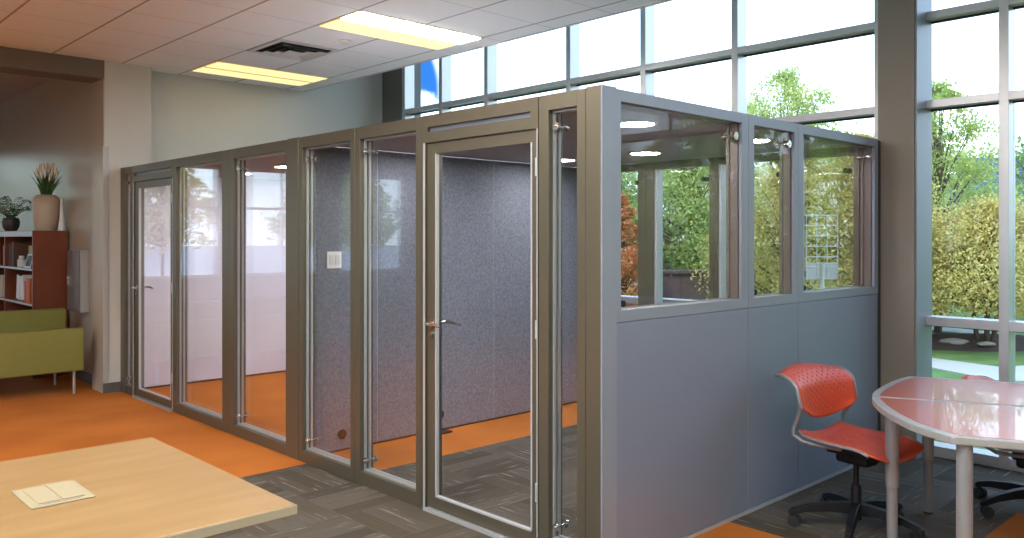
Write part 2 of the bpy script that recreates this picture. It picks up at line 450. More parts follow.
def glass_module(name, lab, y0, y1, g0, g1, disc=True, gz0=.08, gz1=2.165):
    t = thing(name, lab, 'glass partition', (XF, (y0 + y1) / 2, 0), GF)
    e = .002
    part('stile', B(XF, XF + XT, y0 + e, g0, 0, PT), 'taupe', t, .002)
    part('stile', B(XF, XF + XT, g1, y1 - e, 0, PT), 'taupe', t, .002)
    part('top_rail', B(XF, XF + XT, g0, g1, gz1, PT), 'taupe', t)
    part('bottom_rail', B(XF, XF + XT, g0, g1, 0, gz0), 'taupe', t)
    panes(t, g0, g1, gz0, gz1); beads(t, g0, g1, gz0, gz1)
    if disc: standoffs(t, g1 - .035, .15, 2.085)
    return t
def post(lab, y0, y1):
    o = part('partition_post', B(XF - .004, XF + XT + .004, y0, y1, 0, PT + .003), 'taupe', None, .003)
    return tag(o, lab, 'post', GF)
def door_module(lab, y0, y1, l0, l1, g0, g1):
    t = thing('glass_door', lab, 'glass door', (XF, (y0 + y1) / 2, 0), 'glass doors of the pod')
    fr = MB().box(XF, XF + XT, y0 + .002, l0 - .004, 0, PT).box(XF, XF + XT, l1 + .004, y1 - .002, 0, PT)
    # head with a recessed slot
    a, b = y0 + .055, y1 - .055
    fr.box(XF, XF + XT, l0 - .004, l1 + .004, 2.085, 2.145).box(XF, XF + XT, l0 - .004, l1 + .004, 2.172, PT)
    fr.box(XF, XF + XT, l0 - .004, a, 2.145, 2.172).box(XF, XF + XT, b, l1 + .004, 2.145, 2.172)
    part('door_frame', fr, 'taupe', t)
    part('transom_slot', B(XF + .02, XF + .09, a, b, 2.145, 2.172), 'alu_panel', t)
    part('jamb_strip', B(XF - .003, XF + .02, l1 + .006, l1 + .022, 0, 2.085), 'alu', t)
    part('jamb_strip', B(XF - .003, XF + .02, l0 - .010, l0 - .004, 0, 2.085), 'bead', t)
    part('threshold', B(XF - .02, XF + XT + .01, l0, l1, 0, .014), 'alu', t)
    lf = MB().box(XF + .012, XF + .06, l0, g0, .02, 2.08).box(XF + .012, XF + .06, g1, l1, .02, 2.08)
    lf.box(XF + .012, XF + .06, g0, g1, .02, .085).box(XF + .012, XF + .06, g0, g1, 2.02, 2.08)
    leaf = part('door_leaf', lf, 'taupe', t)
    part('glass_pane', B(XF + .032, XF + .040, g0 - .004, g1 + .004, .08, 2.025), 'glass_pod', leaf)
    bd = MB()
    for ya, yb in ((g0, g0 + .01), (g1 - .01, g1)): bd.box(XF + .010, XF + .031, ya, yb, .085, 2.02)
    bd.box(XF + .010, XF + .031, g0, g1, .085, .095)
    part('glazing_bead', bd, 'bead', leaf)
    hy = (g1 + l1) / 2 - .005
    h = MB()
    for sx in (-1, 1):
        bx = XF + .036 + sx * .024
        h.tube([(bx, hy, 1.062), (bx + sx * .045, hy, 1.062), (bx + sx * .052, hy - .02, 1.064), (bx + sx * .052, hy - .08, 1.062), (bx + sx * .05, hy - .13, 1.055)], [.010, .010, .010, .009, .007], 10)
        h.disc((bx, hy, 1.062), (1, 0, 0), .025, .01)
    part('door_handle', h, 'chrome', leaf)
    lk = MB().disc((XF + .036, hy, 1.0), (1, 0, 0), .014, .075)
    part('lock_cylinder', lk, 'chrome', leaf)
    hg = MB()
    for z in (.25, 1.05, 1.85): hg.tube([(XF, l0 - .002, z), (XF, l0 - .002, z + .09)], .008, 10)
    part('hinge', hg, 'alu', leaf)
    return t
# corner post: warm front face, daylight on the long side painted as a paler strip
cp = thing('corner_post', 'tall square corner post where glass front meets the grey side wall', 'post', (XF + .05, 2.51, 0))
part('post_body', B(XF, XF + .105, 2.462, 2.55, 0, PT + .005), 'taupe', cp, .003)
part('daylit_strip', B(XF + .002, XF + .105, 2.452, 2.4615, 0, PT + .004), 'daylit_face', cp)
glass_module('glass_partition', 'narrow glass sidelight between the corner post and the right glass door', 2.55, 2.858, 2.605, 2.79, True)
door_module('right glass door, opening into the grey felt-lined room', 2.858, 3.795, 2.872, 3.756, 2.912, 3.684)
glass_module('glass_partition', 'glass panel directly left of the right glass door', 3.795, 4.488, 3.85, 4.43)
glass_module('glass_partition', 'narrower glass panel with white switch plate visible behind it', 4.488, 5.193, 4.54, 5.143)
post('wide taupe post between the grey felt room and the pale lavender room', 5.193, 5.34)
glass_module('glass_partition', 'wide glass panel just left of the broad taupe post', 5.34, 6.288, 5.375, 6.2)
glass_module('glass_partition', 'wide glass panel directly right of the left glass door', 6.288, 7.41, 6.41, 7.34, False)
door_module('left glass door, in front of the pale lavender wall', 7.41, 8.43, 7.425, 8.372, 7.483, 8.274)
glass_module('glass_partition', 'very narrow glass strip at the far left end of the pod', 8.43, 8.64, 8.447, 8.622, True)
post('slim taupe end post against the grey back wall', 8.64, 8.735)

# ------------------------------------------------------------------ pod: side modules (plane Y = 2.46)
YS = 2.46
GS = 'modules of the grey side wall'
def side_module(lab, x0, x1, g0, g1):
    t = thing('half_glass_partition', lab, 'partition', ((x0 + x1) / 2, YS, 0), GS)
    e = .0015
    def ring(ya, yb, i=0.):
        f = MB().box(x0 + e, g0 + i, ya, yb, 1.152, PT).box(g1 - i, x1 - e, ya, yb, 1.152, PT)
        return f.box(g0 + i, g1 - i, ya, yb, 1.152, 1.205 + i).box(g0 + i, g1 - i, ya, yb, 2.185 - i, PT)
    part('window_frame', ring(YS, YS + .0195), 'daylit_face', t)
    part('inner_frame', ring(YS + .0265, YS + .0735), 'reveal', t)
    part('back_frame', ring(YS + .0805, YS + .1), 'reveal', t)
    part('glazing_bead', ring(YS + .0801, YS + .0804, .006), 'bead', t)
    part('lower_panel', B(x0 + .0025, x1 - .0025, YS + .002, YS + .098, .022, 1.148), 'alu_panel', t, .002)
    part('bottom_trim', B(x0 + e, x1 - e, YS - .006, YS + .104, 0, .018), 'alu', t)
    part('glass_pane', B(g0 - .004, g1 + .004, YS + .02, YS + .026, 1.2, 2.19), 'glass_side', t)
    part('glass_pane', B(g0 - .004, g1 + .004, YS + .074, YS + .08, 1.2, 2.19), 'glass_side', t)
    part('standoff_disc', MB().disc((g1 - .045, YS + .014, 2.11), (0, 1, 0), .022, .014).disc((g1 - .045, YS + .05, 2.11), (0, 1, 0), .008, .09).disc((g1 - .045, YS + .086, 2.11), (0, 1, 0), .022, .014), 'chrome', t)
    part('standoff_disc', MB().disc((g0 + .03, YS + .014, 1.235), (0, 1, 0), .016, .014).disc((g0 + .03, YS + .05, 1.235), (0, 1, 0), .007, .055), 'black_plastic', t)
side_module('large half-glazed grey partition next to the corner post', 3.005, 4.177, 3.047, 4.107)
side_module('middle half-glazed grey partition, narrowest of the three', 4.177, 4.755, 4.239, 4.705)
side_module('half-glazed grey partition behind red chair, ending at the brown column', 4.755, 5.909, 4.819, 5.852)
tag(part('end_post', B(5.912, 5.975, YS + .01, YS + .12, 0, PT - .005), 'gasket'), 'black filler post between grey partition and brown column', 'post')

# far glass wall of the pod, facing the windows
GB = 'far glass wall of the pod'
fy = [2.575, 3.10, 3.77, 4.455, 5.2, 6.2, 7.2, 8.2, 8.7]
flabs = ['far glass panel seen through the rightmost side window', 'far glass panel seen through the middle side window',
         'far glass panel behind the large side window, right part', 'far glass panel behind the large side window, left part',
         'far glass panel of the lavender room beside the felt wall', 'far glass panel in the middle of the lavender room',
         'far glass panel of the lavender room nearest the back wall', 'narrow far glass panel touching the back wall']
for i in range(len(fy) - 1):
    t = thing('rear_glass_partition', flabs[i], 'glass partition', (5.9, (fy[i] + fy[i + 1]) / 2, 0), GB)
    a, b = fy[i], fy[i + 1]; wa = .085 if i == 3 else .04; wb = .085 if i == 2 else .04
    part('stile', B(5.86, 5.96, a, a + wa, 0, 2.2), 'taupe', t)
    part('stile', B(5.86, 5.96, b - wb, b - .002, 0, 2.2), 'taupe', t)
    part('glazing_strip', B(5.87, 5.95, b - wb - .03, b - wb - .001, .081, 2.139), 'alu', t)
    part('rail', B(5.86, 5.96, a + wa, b - wb, 2.14, 2.2), 'taupe', t)
    part('rail', B(5.86, 5.96, a + wa, b - wb, 0, .08), 'taupe', t)
    part('glass_pane', B(5.90, 5.906, a + wa - .005, b - wb + .005, .075, 2.145), 'glass_side', t)
    part('standoff_disc', MB().disc((5.9, a + .10, 2.03), (1, 0, 0), .02, .07), 'black_plastic', t)

# felt dividing wall
fd = thing('felt_partition', 'dark grey felt-covered dividing wall inside the pod', 'partition', (4.4, 5.25, 0))
for a, b in ((3.004, 3.56), (3.566, 4.742), (4.748, 5.86)):
    part('felt_panel', B(a, b, 5.2, 5.25, .015, 2.195), 'felt', fd, .003)
part('partition_core', B(3.004, 5.855, 5.252, 5.30, .0, 2.195), 'lavender', fd)
part('seam_strip', B(3.5605, 3.5655, 5.203, 5.25, .015, 2.19).box(4.7425, 4.7475, 5.203, 5.25, .015, 2.19), 'bead', fd)
part('bottom_gap', B(3.004, 5.855, 5.21, 5.25, 0, .013), 'gasket', fd)
sw = thing('light_switch', 'white double rocker switch plate on dark felt wall', 'light switch', (3.185, 5.2, 1.33))
part('switch_plate', B(3.126, 3.244, 5.192, 5.1995, 1.325, 1.445), 'white_plastic', sw, .002)
part('rocker', B(3.145, 3.178, 5.188, 5.1925, 1.35, 1.42), 'vent_white', sw)
part('rocker', B(3.192, 3.225, 5.188, 5.1925, 1.35, 1.42), 'vent_white', sw)
for x, z, lab in ((3.25, .125, 'round black cable grommet low on felt wall, below the switch plate'), (4.155, .133, 'round black cable grommet low on felt wall, behind the glass door')):
    g = tag(part('cable_grommet', MB().disc((x, 5.194, z), (0, 1, 0), .034, .012), 'black_plastic'), lab, 'cable grommet', 'cable grommets on the felt wall')
tag(part('floor_box', MB().box(4.06, 4.2, 5.09, 5.19, 0, .012), 'black_plastic', None, .004), 'flat black floor box on orange carpet beside the felt wall', 'floor outlet')
wb = thing('lavender_wall_panel', 'glossy pale lavender wall lining at the end of the left pod room', 'wall panel', (4.4, 8.7, 0))
for a, b in ((3.004, 3.56), (3.566, 4.742), (4.748, 5.85)):
    part('panel', B(a, b, 8.70, 8.745, .02, 2.195), 'lavender', wb, .003)
part('bottom_gap', B(3.004, 5.85, 8.705, 8.745, 0, .018), 'gasket', wb)
# pod roof
pr = thing('pod_ceiling', 'flat grey ceiling panels covering the glass meeting pod', 'ceiling panel', (4.4, 5.6, 2.2))
for a, b in ((2.565, 3.77), (3.775, 5.195), (5.305, 6.5), (6.505, 7.6), (7.605, 8.74)):
    part('ceiling_panel', B(3.005, 5.855, a, b, 2.2, 2.232), 'pod_ceiling', pr, .004)
ps = [(3.75, 2.93, 'nearest the corner post'), (4.97, 2.9, 'beside the rightmost side window'), (3.75, 3.84, 'above the right glass door'),
      (5.12, 3.9, 'mid ceiling near the far glass wall'), (3.75, 4.72, 'by the felt wall near the front'), (5.07, 4.73, 'by the felt wall at the far side'),
      (3.74, 6.0, 'of the lavender room near the felt wall'), (3.74, 6.9, 'in the middle of the lavender room'), (3.78, 7.95, 'nearest the lavender wall'),
      (5.05, 6.9, 'far middle of the lavender room'), (5.05, 7.95, 'far corner of the lavender room')]
for x, y, lab in ps:
    t = thing('downlight', 'round flat recessed pod downlight ' + lab, 'ceiling light', (x, y, 2.185), 'downlights in the pod ceiling')
    part('trim_ring', MB().lathe([(.125, 2.199), (.13, 2.192), (.115, 2.186), (.108, 2.19), (.108, 2.199)], x, y, 28), 'white_plastic', t)
    part('lens', MB().disc((x, y, 2.191), (0, 0, 1), .107, .008, 28), 'downlight_lens', t)

# ------------------------------------------------------------------ suspended ceiling fittings
S = .638
def troffer(x, y, lab, near, far, L=2):
    t = thing('ceiling_light', lab, 'ceiling light', (x + S * L / 2, y + S / 2, CZ - .03), 'recessed lights in the tiled ceiling')
    w = .018
    part('light_frame', B(x, x + S * L, y, y + w, CZ - .006, CZ).box(x, x + S * L, y + S - w, y + S, CZ - .006, CZ).box(x, x + w, y, y + S, CZ - .006, CZ).box(x + S * L - w, x + S * L, y, y + S, CZ - .006, CZ), 'reflector', t)
    part('lens', B(x + w, x + S * L - w, y + w, y + S * .47, CZ - .012, CZ - .001), near, t)
    part('divider', B(x + w, x + S * L - w, y + S * .47, y + S * .5, CZ - .018, CZ - .001), 'reflector', t)
    part('lens', B(x + w, x + S * L - w, y + S * .5, y + S - w, CZ - .012, CZ - .001), far, t)
troffer(3.56, 5.44, 'bright recessed two-lens ceiling light close to the free ceiling edge', 'lens_white', 'lens_yellow')
troffer(3.56, 7.99, 'dimmer yellowish ceiling light near the grey back wall', 'lens_yellow', 'lens_yellow')
for i, (x, y) in enumerate([(1.0, 2.9), (1.0, .3), (1.0, -2.2), (-1.5, 5.44), (-1.5, 2.9), (-1.5, .3), (-1.5, -2.2), (-4.1, 5.44), (-4.1, 2.9), (-4.1, .3)]):  # extra unseen lamps added to brighten the room
    troffer(x, y, 'added out-of-view ceiling light filling the open room', 'lens_white', 'lens_white')
# diffuser
vx, vy = 3.56, 6.72
v = thing('ceiling_vent', 'square white air diffuser in the tiled ceiling between two lights', 'air vent', (vx + S / 2, vy + S / 2, CZ - .03))
part('plenum', B(vx + .03, vx + S - .03, vy + .03, vy + S - .03, CZ - .004, CZ - .001), 'vent_black', v)
for k in range(4):
    r = S / 2 - .004 - k * .075; cx, cy = vx + S / 2, vy + S / 2; q = r - .05
    z0, z1 = CZ - .034, CZ - .006
    mb = MB()
    o_ = [(cx - r, cy - r, z0), (cx + r, cy - r, z0), (cx + r, cy + r, z0), (cx - r, cy + r, z0)]
    i_ = [(cx - q, cy - q, z1), (cx + q, cy - q, z1), (cx + q, cy + q, z1), (cx - q, cy + q, z1)]
    if k == 3: mb.box(cx - r, cx + r, cy - r, cy + r, z0, z0 + .004)
    elif k == 0:
        q0 = r - .05
        mb.box(cx - r, cx + r, cy - r, cy - q0, CZ - .01, CZ).box(cx - r, cx + r, cy + q0, cy + r, CZ - .01, CZ).box(cx - r, cx - q0, cy - q0, cy + q0, CZ - .01, CZ).box(cx + q0, cx + r, cy - q0, cy + q0, CZ - .01, CZ)
    else: mb.add(o_ + i_, [(a, (a + 1) % 4, 4 + (a + 1) % 4, 4 + a) for a in range(4)])
    part('louvre', mb, 'vent_white', v)
tag(part('smoke_detector', MB().lathe([(.05, CZ), (.052, CZ - .012), (.035, CZ - .03), (.0, CZ - .032)][:3], 4.02, 6.38, 24), 'white_plastic'),
    'small round white detector on a ceiling tile', 'smoke detector')

# ------------------------------------------------------------------ maple table (left)
tb = thing('conference_table', 'pale maple rectangular meeting table in the left foreground', 'table', (.05, 2.86, 0))
part('tabletop', B(-1.16, 1.262, 2.275, 3.44, .708, .74), 'maple', tb, .003)
part('tabletop_edge', B(-1.165, 1.2645, 2.2725, 3.4425, .711, .737), 'box_cream', tb)
for x in (-.85, .85):
    part('leg', MB().box(x - .04, x + .04, 2.6, 3.1, .05, .706).rbox(x - .05, x + .05, 2.45, 3.25, 0, .05, .012), 'silver_paint', tb)
pb = thing('power_box', 'cream flush power outlet box set into the maple table', 'power outlet', (.755, 2.88, .741))
part('bezel', B(.665, .845, 2.765, 3.0, .7405, .745), 'box_cream', pb, .002)
part('lid', B(.69, .752, 2.79, 2.975, .745, .7485), 'box_cream', pb, .001)
part('lid', B(.758, .82, 2.79, 2.975, .745, .7485), 'box_cream', pb, .001)
part('slot', B(.70, .81, 2.777, 2.785, .745, .7465), 'box_slot', pb)
part('slot', B(.70, .81, 2.98, 2.988, .745, .7465), 'box_slot', pb)

# ------------------------------------------------------------------ red tables (right), two halves meeting on a seam
O = Vector((4.275, 1.697)); ang = math.atan2(-.917, .40)
U = Vector((.40, -.917)); V = Vector((.917, .40))
def W2(u, v): p = O + U * u + V * v; return (p.x, p.y)
def half_table(lab, sg):
    c = W2(.8, sg * .4)
    t = thing('half_table', lab, 'table', (c[0], c[1], 0), 'pair of red-topped tables')
    arc = [(-.105, .004), (-.10, .10), (-.075, .25), (-.03, .42), (.04, .60), (.10, .70), (.18, .80)]
    if sg > 0: arc = [(-.105, .004), (-.10, .11), (-.08, .22), (-.045, .36), (.0, .52), (.05, .66), (.10, .755)]
    w = arc[-1][1]
    outer = [(u, sg * v) for u, v in arc] + [(1.75, sg * w), (1.75, sg * .004)]
    pts = [W2(*p) for p in outer]
    if sg < 0: pts = pts[::-1]
    pts = pts[::-1]
    a = sum(pts[i][0] * pts[(i + 1) % len(pts)][1] - pts[(i + 1) % len(pts)][0] * pts[i][1] for i in range(len(pts)))
    if a < 0: pts = pts[::-1]
    part('table_edge', MB().prism(pts, .708, .74), 'table_edge', t, .004)
    # inset red laminate with a pale band left around it
    ce = Vector((sum(p[0] for p in pts) / len(pts), sum(p[1] for p in pts) / len(pts)))
    inn = [(u + .035, sg * max(.024, v - .03)) for i, (u, v) in enumerate(arc)]
    inn[0] = (-.105 + .035, sg * .022)
    inn += [(1.7, sg * (w - .035)), (1.7, sg * .022)]
    ip = [W2(*p) for p in inn]
    a = sum(ip[i][0] * ip[(i + 1) % len(ip)][1] - ip[(i + 1) % len(ip)][0] * ip[i][1] for i in range(len(ip)))
    if a < 0: ip = ip[::-1]
    part('laminate_top', MB().prism(ip, .7395, .7412), 'table_red', t)
    part('apron', MB().prism([W2(.12, sg * .1), W2(1.6, sg * .1), W2(1.6, sg * .14), W2(.12, sg * .14)][::(1 if sg > 0 else -1)], .66, .707), 'silver_paint', t)
    legs = [(-.012, sg * .045), (1.6, sg * .06), (.19 if sg > 0 else .235, sg * (.60 if sg > 0 else .745)), (1.6, sg * .68)]
    for u, v in legs:
        x, y = W2(u, v)
        part('leg', MB().lathe([(.024, .012), (.026, .2), (.0265, .3), (.031, .305), (.031, .707)], x, y, 20), 'silver_paint', t)
        part('leg_foot', MB().lathe([(.022, 0), (.024, .004), (.02, .014), (.012, .02)], x, y, 16), 'black_rubber', t)
    return t
half_table('near half of the red-topped table pair, in the right foreground', -1)
half_table('far half of the red-topped table pair, nearer the windows', 1)

# ------------------------------------------------------------------ task chairs
def shell(nu, nv, fn, hole, thick, cell):
    """a moulded shell with real slots cut through it"""
    vs = []; fs = []; idx = {}
    def P(i, j):
        if (i, j) not in idx: idx[(i, j)] = len(vs); vs.append(fn(i / nu, j / nv))
        return idx[(i, j)]
    for i in range(nu):
        for j in range(nv):
            c = [P(i, j), P(i + 1, j), P(i + 1, j + 1), P(i, j + 1)]
            if hole(i, j):
                hu, hv = cell
                o = len(vs)
                for du, dv in ((-hu, -hv * .5), (hu * .3, -hv), (hu, hv * .5), (-hu * .3, hv)):
                    vs.append(fn((i + .5 + du) / nu, (j + .5 + dv) / nv))
                for k in range(4): fs.append((c[k], c[(k + 1) % 4], o + (k + 1) % 4, o + k))
            else: fs.append(tuple(c))
    m = MB(); m.add(vs, fs); m.smooth = True
    return m
def make_chair(lab):
    r = thing('task_chair', lab, 'chair', (0, 0, 0), 'red swivel chairs at the red table')
    def seat(s, t):      # s across, t front..back
        u = s * 2 - 1; y = -.26 + t * .48
        w = .235 * (1 - .10 * t) * (1 - .16 * max(0, (abs(t - .5) - .38) / .12) ** 2)
        x = u * w
        f = max(0, (.25 - t) / .25)
        z = .468 + .030 * u * u * (1 - f) - .055 * f * f * (1 - .75 * u * u) - .012 * math.sin(pi * t) + .012 * max(0, (t - .85) / .15) ** 2
        return (x, y, z)
    so = part('seat', shell(18, 20, seat, lambda i, j: 2 <= i < 16 and 3 <= j < 17 and (i + j) % 2 == 0, .012, (.22, .34)), 'chair_red', r, local=True)
    def back(s, t):
        u = s * 2 - 1
        w = .25 - .055 * max(0, (.22 - t) / .22) ** 2 - .03 * max(0, (t - .82) / .18) ** 2 + .006 * t
        x = u * w
        z = .56 + .228 * min(t / .72, 1.0)
        y = .20 + .025 * t
        if t > .55:
            q = (t - .55) / .45; y += .125 * q ** 1.7
            if t > .72: z += .042 * math.sin((t - .72) / .28 * pi / 2 * 1.15)
        z += .055 * u * u * max(0, 1 - t * 2.4) 
        z -= .035 * u * u * max(0, (t - .6) / .4) 
        y -= .055 * u * u * (1 - .5 * t)
        return (x, y, z)
    bo = part('backrest', shell(22, 18, back, lambda i, j: 2 <= i < 20 and 2 <= j < 15 and (i + j) % 2 == 0, .012, (.20, .36)), 'chair_red', r, local=True)
    for o in (so, bo):
        md = o.modifiers.new('solid', 'SOLIDIFY'); md.thickness = .011; md.offset = 0
    for sx in (-1, 1):
        pts = [(sx * .10, .02, .432), (sx * .18, .10, .448), (sx * .215, .18, .462), (sx * .226, .225, .49), (sx * .226, .225, .53), (sx * .222, .205, .57)] + [(back(.5 + sx * .5, q)[0] + sx * .006, back(.5 + sx * .5, q)[1] + .004, back(.5 + sx * .5, q)[2]) for q in (.2, .3, .4, .5, .6, .7, .78, .86, .93, 1.)]
        part('back_tube', MB().tube(pts, .011, 10), 'silver_paint', r, local=True)
        part('seat_rim', MB().tube([(sx * seat(1, t)[0] * 1.0 + sx * .002, seat(1, t)[1], seat(1, t)[2] - .006) for t in [k / 10 for k in range(1, 11)]], .008, 8), 'silver_paint', r, local=True)
    part('back_rim', MB().tube([(back(k / 12, 1)[0], back(k / 12, 1)[1] + .003, back(k / 12, 1)[2]) for k in range(13)], .0075, 8), 'chair_red', r, local=True)
    part('seat_mechanism', MB().rbox(-.11, .11, -.12, .11, .405, .44, .012).rbox(-.06, .06, -.10, .09, .35, .41, .02).tube([(.06, -.02, .39), (.2, -.03, .385), (.25, -.03, .38)], [.008, .008, .014], 8), 'black_plastic', r, local=True)
    part('gas_lift', MB().lathe([(.027, .055), (.027, .22), (.024, .225), (.024, .24), (.015, .242), (.015, .36)], 0, 0, 18), 'black_plastic', r, local=True)
    hub = MB().lathe([(.03, .075), (.042, .085), (.042, .13), (.032, .145)], 0, 0, 20)
    for k in range(5):
        a = math.radians(BASE0 + 72 * k); c_, s_ = math.cos(a), math.sin(a)
        P = lambda d, w, z: (c_ * d - s_ * w, s_ * d + c_ * w, z)
        st = [(.03, .028, .145, .085), (.13, .025, .138, .092), (.25, .022, .118, .082), (.325, .018, .094, .064), (.342, .015, .08, .06)]
        vs = []; fs = []
        for d, w, zt, zb in st: vs += [P(d, -w, zb), P(d, w, zb), P(d, w * .75, zt), P(d, -w * .75, zt)]
        for i in range(len(st) - 1):
            for q in range(4): fs.append((i * 4 + q, i * 4 + (q + 1) % 4, i * 4 + 4 + (q + 1) % 4, i * 4 + 4 + q))
        fs += [(3, 2, 1, 0), tuple(range(len(st) * 4 - 4, len(st) * 4))]
        hub.add(vs, fs)
    part('star_base', hub, 'black_plastic', r, .002, local=True)
    for k in range(5):
        a = math.radians(BASE0 + 72 * k); x, y = .33 * math.cos(a), .33 * math.sin(a)
        b = a + 1.1; dx, dy = math.cos(b), math.sin(b)
        cs = MB().tube([(x, y, .045), (x, y, .078)], .009, 8)
        cx, cy = x + .018 * -dy, y + .018 * dx
        for s2 in (-1, 1):
            cs.disc((cx + dx * .016 * s2, cy + dy * .016 * s2, .031), (dx, dy, 0), .031, .02, 18)
        cs.disc((cx, cy, .032), (dx, dy, 0), .02, .018, 12)
        part('caster', cs, 'black_rubber', r, local=True)
    return r
BASE0 = 62
c1 = make_chair('red perforated swivel chair standing beside the grey partition wall')
c1.location = (4.36, 1.93, 0); c1.rotation_euler = (0, 0, math.radians(-8))
c2 = copy_tree(c1); c2['label'] = 'red swivel chair half hidden behind the red table, near the windows'
c2.location = (5.345, 1.35, 0); c2.rotation_euler = (0, 0, math.radians(13))
for ch in list(c2.children):
    n = ch.name.split('.')[0]
    if n in ('seat', 'backrest', 'back_tube', 'seat_rim', 'back_rim', 'seat_mechanism'): ch.location = (0, 0, -.10)
    if n == 'gas_lift': ch.scale = (1, 1, .72); ch.location = (0, 0, .02)

# ------------------------------------------------------------------ sofa
sf = thing('sofa', 'low olive green upholstered sofa standing on slim metal legs', 'sofa', (1.6, 9.25, 0))
SX0, SX1 = .6, 2.60
part('front_panel', MB().rbox(SX0, SX1, 8.86, 8.98, .23, .65, .018), 'green_uph', sf)
part('backrest', MB().rbox(SX0, SX1 + .03, 9.55, 9.68, .23, .80, .025), 'green_uph', sf)
part('seat', MB().rbox(SX0 + .02, SX1 - .02, 8.985, 9.545, .23, .44, .03), 'green_uph', sf)
for x, y in ((SX1 - .07, 8.95), (SX1 - .07, 9.6), (SX0 + .07, 8.95), (SX0 + .07, 9.6)):
    part('leg', MB().tube([(x, y, 0), (x, y, .232)], .013, 12), 'sofa_leg', sf)

# ------------------------------------------------------------------ bookcase and contents
BX0, BX1 = 2.46, 2.81
bk = thing('bookcase', 'dark cherry wood bookcase with open cubbies behind the sofa', 'bookcase', (2.63, 11.9, 0))
part('side_panel', B(BX0, BX1, 10.17, 10.20, 0, 1.62), 'bookcase_wood', bk)
part('side_panel', B(BX0, BX1, 13.63, 13.66, 0, 1.62), 'bookcase_wood', bk)
part('back_panel', B(BX1 - .012, BX1, 10.20, 13.63, .05, 1.60), 'bookcase_wood', bk)
part('top_panel', B(BX0 + .001, BX1, 10.20, 13.63, 1.592, 1.62), 'bookcase_wood', bk)
for k, y in enumerate((11.43, 12.53)):
    part('divider', B(BX0 + .003, BX1 - .012, y - .012, y + .012, .05, 1.592), 'bookcase_wood', bk)
for a, b in ((10.20, 11.418), (11.442, 12.518), (12.542, 13.63)):
    part('header_strip', B(BX0 - .004, BX0 + .008, a, b, 1.555, 1.615), 'bookcase_strip', bk)
    for z in (.05, .42, .81, 1.2):
        sh = part('shelf', B(BX0 + .012, BX1 - .012, a, b, z - .022, z), 'bookcase_wood', bk)
        part('shelf_edge', B(BX0 + .004, BX0 + .0115, a, b, z - .022, z), 'bookcase_strip', sh)
def book(y, z, t, h, d, m, lab, cat='book', tilt=0., grp='books in the bookcase'):
    o = thing('book', lab, cat, (BX0 + .04, y, z), grp)
    part('cover', MB().box(0, d, 0, .004, 0, h).box(0, d, t - .004, t, 0, h).box(-.004, .0, 0, t, 0, h), m, o, local=True)
    part('pages', B(.001, d - .006, .0045, t - .0045, .004, h - .004), 'book_cream', o, local=True)
    o.rotation_euler = (tilt, 0, 0)
    return o
T1 = 1.2005; T2 = .8105; T3 = .4205
for a in [(11.33, T1, .06, .27, .2, 'book_brown', 'brown book at the left end of the upper right cubby'),
          (11.25, T1, .05, .25, .2, 'book_dark', 'black book second from the left in the upper right cubby'),
          (11.16, T1, .055, .29, .2, 'book_brown', 'tall brown book beside the black one in upper cubby'),
          (10.46, T2, .16, .27, .2, 'book_orange', 'thick orange-red book at the right of the middle cubby'),
          (10.64, T2, .04, .24, .2, 'book_orange', 'thin orange-red book leaning behind white brochures in middle cubby'),
          (11.33, T3, .05, .26, .2, 'book_dark', 'dark book in the lower right cubby'),
          (11.62, T1, .04, .25, .2, 'book_orange', 'orange book tilted in the left column upper cubby'),
          (11.75, T2, .06, .27, .2, 'book_cream', 'cream book in the left column middle cubby'),
          (11.55, T2, .05, .24, .2, 'book_orange', 'red book in the left column middle cubby'),
          (11.6, T3, .05, .2, .2, 'book_blue', 'blue book in the left column lower cubby')]:
    book(*a)
big = book(10.62, T1, .34, .25, .05, 'book_olive', 'large olive-yellow book standing face out in the upper cubby')
big.location = (BX0 + .10, 10.40, T1)
pf = thing('photo_frame', 'small silver tabletop frame in front of the olive book', 'picture frame', (BX0 + .05, 10.62, T1))
part('frame_border', MB().box(0, .01, -.13, -.115, 0, .16).box(0, .01, .115, .13, 0, .16).box(0, .01, -.115, .115, 0, .015).box(0, .01, -.115, .115, .145, .16), 'alu', pf, local=True)
part('frame_back', B(.011, .016, -.13, .13, 0, .16), 'book_dark', pf, local=True)
pf.rotation_euler = (0, .25, 0)
tag(part('jar', MB().lathe([(.04, T1), (.045, T1 + .02), (.045, T1 + .08), (.028, T1 + .1), (.03, T1 + .13)], BX0 + .08, 10.98, 18), 'white_glaze'), 'small white jar left of the silver frame on the shelf', 'jar')
for k, (y, tl) in enumerate(((11.08, .16), (10.86, -.2))):
    o = part('brochure', B(-.01, .0, -.07, .07, 0, .28).box(.0, .1, -.07, -.066, 0, .28), 'white_plastic', None, 0, local=True)
    o.location = (BX0 + .07, y, T2 + .012); o.rotation_euler = (tl, 0, 0)
    tag(o, ['white folded brochure leaning left in the middle cubby', 'white folded brochure leaning right in the middle cubby'][k], 'brochure', 'white brochures')
